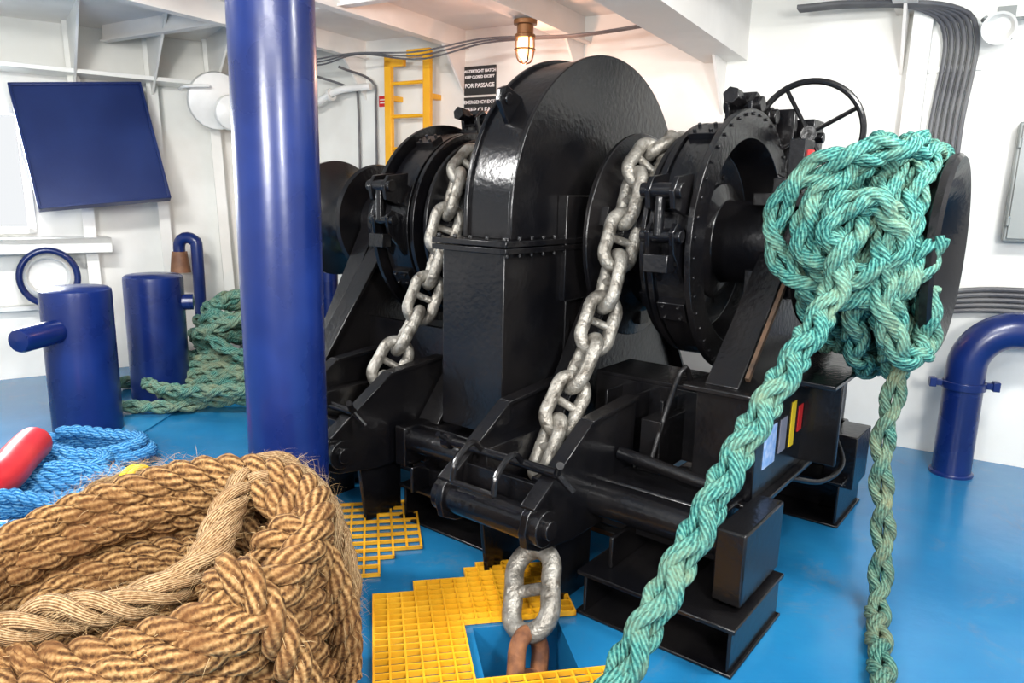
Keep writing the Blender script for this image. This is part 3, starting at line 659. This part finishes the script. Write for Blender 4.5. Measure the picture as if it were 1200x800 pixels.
# teal rope pile on left
mt=MB()
pts=[]
for k in range(12*7):
    t=k/12; a_=R(30*k); rad=.52-.04*t+.07*math.sin(k*.37)+random.uniform(-.03,.03)
    zz=.06+.108*t
    pts.append((-2.46+.03*math.sin(t*1.7)+rad*math.cos(a_),6.50+rad*.85*math.sin(a_),zz+.05*math.sin(a_*1+t*2.1)*min(1,t/2)))
plait(mt,pts,.058,step=.025,seg=6)
for (cx,cy,ra,rb,zc,tl) in((-2.42,6.32,.40,.34,.62,.35),(-2.30,6.22,.36,.30,.40,-.4),(-2.22,6.15,.45,.25,.22,.25)):
    pts=[]
    for k in range(13):
        a_=R(28*k+cx*300); pts.append((cx+ra*math.cos(a_)+random.uniform(-.03,.03),cy+rb*math.sin(a_),max(.07,zc+tl*ra*math.cos(a_))))
    plait(mt,pts,.056,step=.025,seg=6)
pts=[]
for k in range(12*3+4):
    t=k/12; a_=R(30*k+60); rad=.34+.08*math.sin(k*.5)+.08*t
    pts.append((-2.24+rad*1.15*math.cos(a_),5.70+rad*.50*math.sin(a_),.06+.06*t+.015*math.sin(k)))
plait(mt,pts,.054,step=.025,seg=6)
# loose bight lying between and behind the two bollard posts
plait(mt,[(-2.6,6.3,.08),(-2.95,6.35,.07),(-3.35,6.1,.07),(-3.42,5.75,.07),(-3.2,5.45,.07),(-2.85,5.40,.07),(-2.55,5.45,.07),(-2.35,5.6,.08)],.052,step=.025,seg=6)
mt.obj('mooring_rope_pile',M_tealp,ang=80)
mt=MB()
for (cx,cy,r0,n_,z0) in((-2.74,4.45,.36,2,.04),(-2.72,4.08,.32,2,.05),(-2.42,3.82,.32,2,.05),(-2.5,3.42,.30,2,.05)):
    pts=[]
    for k in range(12*n_+4):
        a_=R(30*k+40*n_); rad=r0+.11*math.sin(k*.55+cx)-.03*k/12
        pts.append((cx+rad*math.cos(a_)+.05*math.sin(k*.31),cy+rad*.68*math.sin(a_),z0+.05*k/12+.015*math.sin(k)))
    laid(mt,pts,.042,.19,step=.02)
mt.obj('light_blue_rope',M_bluerope,ang=80)
p=empty('boat_fender',(-2.95,4.12,0))
mb=MB(); P,_=spline([(.14,.02,.24),(.17,-.1,.26),(.22,-.3,.25),(.26,-.5,.22),(.24,-.75,.2)],.02); rr=[.10*min(1,.45+.55*min(1,min(i,len(P)-1-i)/6)) for i in range(len(P))]; mb.tube(P,rr,n=24); mb.obj('fender_body',M_red,parent=p)
mb=MB(); mb.cyl((.14,.01,.24),(.12,.09,.22),.035,.03); mb.obj('fender_eye',M_signwhite,parent=p)

# ------------------------------------------------------------ manila coil
pc=empty('manila_rope_coil',(-1.13,2.05,0))
mt=MB(); SC=.87
def coilpt(rad,a_,z,tilt=.10):
    return (SC*rad*1.03*math.cos(a_), SC*rad*.95*math.sin(a_), max(.06,z+tilt*math.sin(a_)*z+.10*math.cos(a_)*z))
MR=.062; MP=.27
pts=[]
for k in range(12*5):
    t=k/12; a_=R(30*k); rad=.60-.012*t+.03*math.sin(k*.71)+random.uniform(-.02,.02)
    pts.append(coilpt(rad,a_,.06+.108*t+random.uniform(-.008,.008),tilt=.12))
P1=laid(mt,pts,MR,MP)
pts=[]
for k in range(12*4):
    t=k/12; a_=R(30*k+100); rad=.44+.03*math.sin(k*.9)+random.uniform(-.015,.015)
    pts.append(coilpt(rad,a_,.06+.115*t,tilt=.12))
P2=laid(mt,pts,MR*.95,MP)
pts=[]
for k in range(int(12*1.6)):
    t=k/12; a_=R(30*k+200); rad=.28+.04*math.sin(k*.6)
    pts.append(coilpt(rad,a_,.06+.08*t,tilt=.1))
P3=laid(mt,pts,MR*.95,MP)
tops=[]
for j in range(3):
    pts=[]; ph=random.uniform(0,6); tz=random.uniform(0,6)
    for k in range(14):
        a_=R(30*k+j*115); rad=.525+.075*math.sin(a_*2+ph)
        pts.append(coilpt(rad,a_,.56+.038*j+.035*math.sin(a_+tz),tilt=.12))
    tops.append(laid(mt,pts,MR,MP))
for (cx,cy,r1,r2,z0,tx_,ty_) in((-.02,.0,.36,.33,.36,.22,.35),):
    pts=[]
    for k in range(12):
        a_=R(28*k-20); x_=cx+r1*math.cos(a_); y_=cy+r2*math.sin(a_); pts.append((x_,y_,z0+tx_*(x_-cx)*.7+ty_*(y_-cy)*.7))
    tops.append(laid(mt,pts,MR*.95,MP))
for j in range(2):
    a0=R(-30+34*j); pts=[]
    for rad,zz in((.36,.46),(.42,.64),(.52,.72),(.62,.60),(.675,.35),(.68,.07)):
        aa=a0+ (.62-zz)*.5; pts.append((SC*rad*1.03*math.cos(aa),SC*rad*.98*math.sin(aa),zz))
    tops.append(laid(mt,pts,MR*.95,MP))
mt.obj('coil_turns',M_manila,parent=pc,ang=80)
mf=MB()
f1=[(.46,.44,.22),(.44,.56,.48),(.34,.55,.72),(.24,.42,.76),(.25,.18,.72),(.23,-.06,.64),(.10,-.22,.60),(-.12,-.32,.60),(-.35,-.40,.56),(-.58,-.42,.48)]
f2=[(.58,.32,.10),(.60,.34,.40),(.50,.40,.68),(.38,.42,.76),(.30,.28,.75)]
f1=[(x*.9,y*.9,z) for x,y,z in f1]; f2=[(x*.92,y*.9,z) for x,y,z in f2]
def frayed(ctrl,Rr,ns=5):
    P,s=spline(ctrl,.015); T,N0,B=framed(P)
    for k in range(ns):
        q=2*math.pi*s/.38+2*math.pi*k/ns+.5*np.sin(s*9+k)
        rad=Rr*(.58+.16*np.sin(s*13+k*2.1))
        mf.tube(P+rad[:,None]*(np.cos(q)[:,None]*N0+np.sin(q)[:,None]*B),Rr*.38*(1+.2*np.sin(s*17+k)),n=8)
    return P
Q1=frayed(f1,.056); Q2=frayed(f2,.054)
f3=[(-.56,.22,.40),(-.48,.34,.56),(-.36,.44,.66),(-.18,.50,.70),(.0,.53,.70)]
Q3=frayed(f3,.036)
mf.obj('frayed_eye',M_fray,parent=pc,ang=80)
mh=MB()
def fibres(P,cnt,Rr,ln):
    for _ in range(cnt):
        i=rng.randint(1,len(P)-2); T=P[i+1]-P[i-1]; T/=np.linalg.norm(T)
        d=rng.normal(size=3); d-=T*np.dot(d,T); d/=np.linalg.norm(d)
        p0=P[i]+d*Rr*.9; L_=ln*rng.uniform(.4,1.3); dd=d*.5+T*rng.choice([-1,1])*.9+rng.normal(size=3)*.35; dd/=np.linalg.norm(dd)
        side=np.cross(dd,d); side/=np.linalg.norm(side)+1e-9; w=.0006
        p1=p0+dd*L_*.5; p2=p0+dd*L_+np.array([0,0,-.2*L_])
        mh.add([p0-side*w,p0+side*w,p1+side*w,p1-side*w,p2],[(0,1,2,3),(3,2,4)])
for P_ in(P1,P2): fibres(P_,900,.06,.04)
for P_ in tops: fibres(P_,260,.06,.04)
for P_ in(Q1,Q2,Q3): fibres(P_,1100,.056,.07)
M_fib=paint('manila_fibre',(.36,.23,.10),(.56,.40,.21),.9,scale=20)
mh.obj('loose_fibres',M_fib,parent=pc)
mb=MB(); q=np.linspace(0,2*math.pi,20,endpoint=False)
for dx in(0,.025): mb.tube(np.stack([-.27+dx+.02*np.cos(q),.485-dx*.2+.06*np.cos(q),.665+.06*np.sin(q)],1),.011,n=8,closed=True)
mb.obj('yellow_whipping',M_sticker_y,parent=pc)

# ------------------------------------------------------------ lights
def area(name,loc,target,size,en,col=(1,1,1),sy=None):
    l=bpy.data.lights.new(name,'AREA'); l.energy=en; l.size=size; l.color=col
    if sy: l.shape='RECTANGLE'; l.size_y=sy
    o=bpy.data.objects.new(name,l); scene.collection.objects.link(o); o.location=loc
    o.rotation_euler=(Vector(target)-Vector(loc)).to_track_quat('-Z','Y').to_euler(); return o
area('ceiling_fill_port',(-2.4,3.2,3.0),(-2.7,5.0,0),1.0,120,(1,.99,.97),.2)  # area light without a fixture, added for highlights and brightness to port
area('ceiling_fill_starboard',(2.2,2.2,3.0),(2.0,3.8,0),1.0,105,(1,.99,.97),.2)  # added area light under the ceiling for starboard highlights, no fixture built
area('ceiling_fill_aft',(-.3,.2,3.0),(-.1,3.0,.8),1.2,60,(1,.99,.97),.2)  # added area light above the camera for overall brightness, no fixture built
area('fill_light_port',(-1.5,-.6,2.2),(-2.0,7.5,2.8),.5,155,(1,.99,.97))  # unseen fill added behind the camera to brighten ceiling and far left wall
area('fill_light_starboard',(1.2,-.6,2.2),(2.0,6.0,2.9),.5,125,(1,.99,.97))  # unseen fill added behind the camera to lift the starboard ceiling
area('window_daylight',(-5.6,7.2,2.3),(-2.5,5.0,1.0),1.3,360,(.95,.985,1))
w=bpy.data.worlds.new('world'); scene.world=w; w.use_nodes=True
bg=w.node_tree.nodes['Background']; bg.inputs['Color'].default_value=(.95,.975,1,1); bg.inputs['Strength'].default_value=.95
try:
    scene.view_settings.view_transform='Standard'
except Exception: pass
# ------------------------------------------------------------ camera
cam=bpy.data.cameras.new('camera'); cam.sensor_width=36; cam.lens=25.5; cam.clip_start=.05
co=bpy.data.objects.new('camera',cam); scene.collection.objects.link(co)
co.matrix_world=Matrix.Translation((0,0,1.75))@Matrix.Rotation(R(90-11.5),4,'X')@Matrix.Rotation(R(1.3),4,'Z')
scene.camera=co
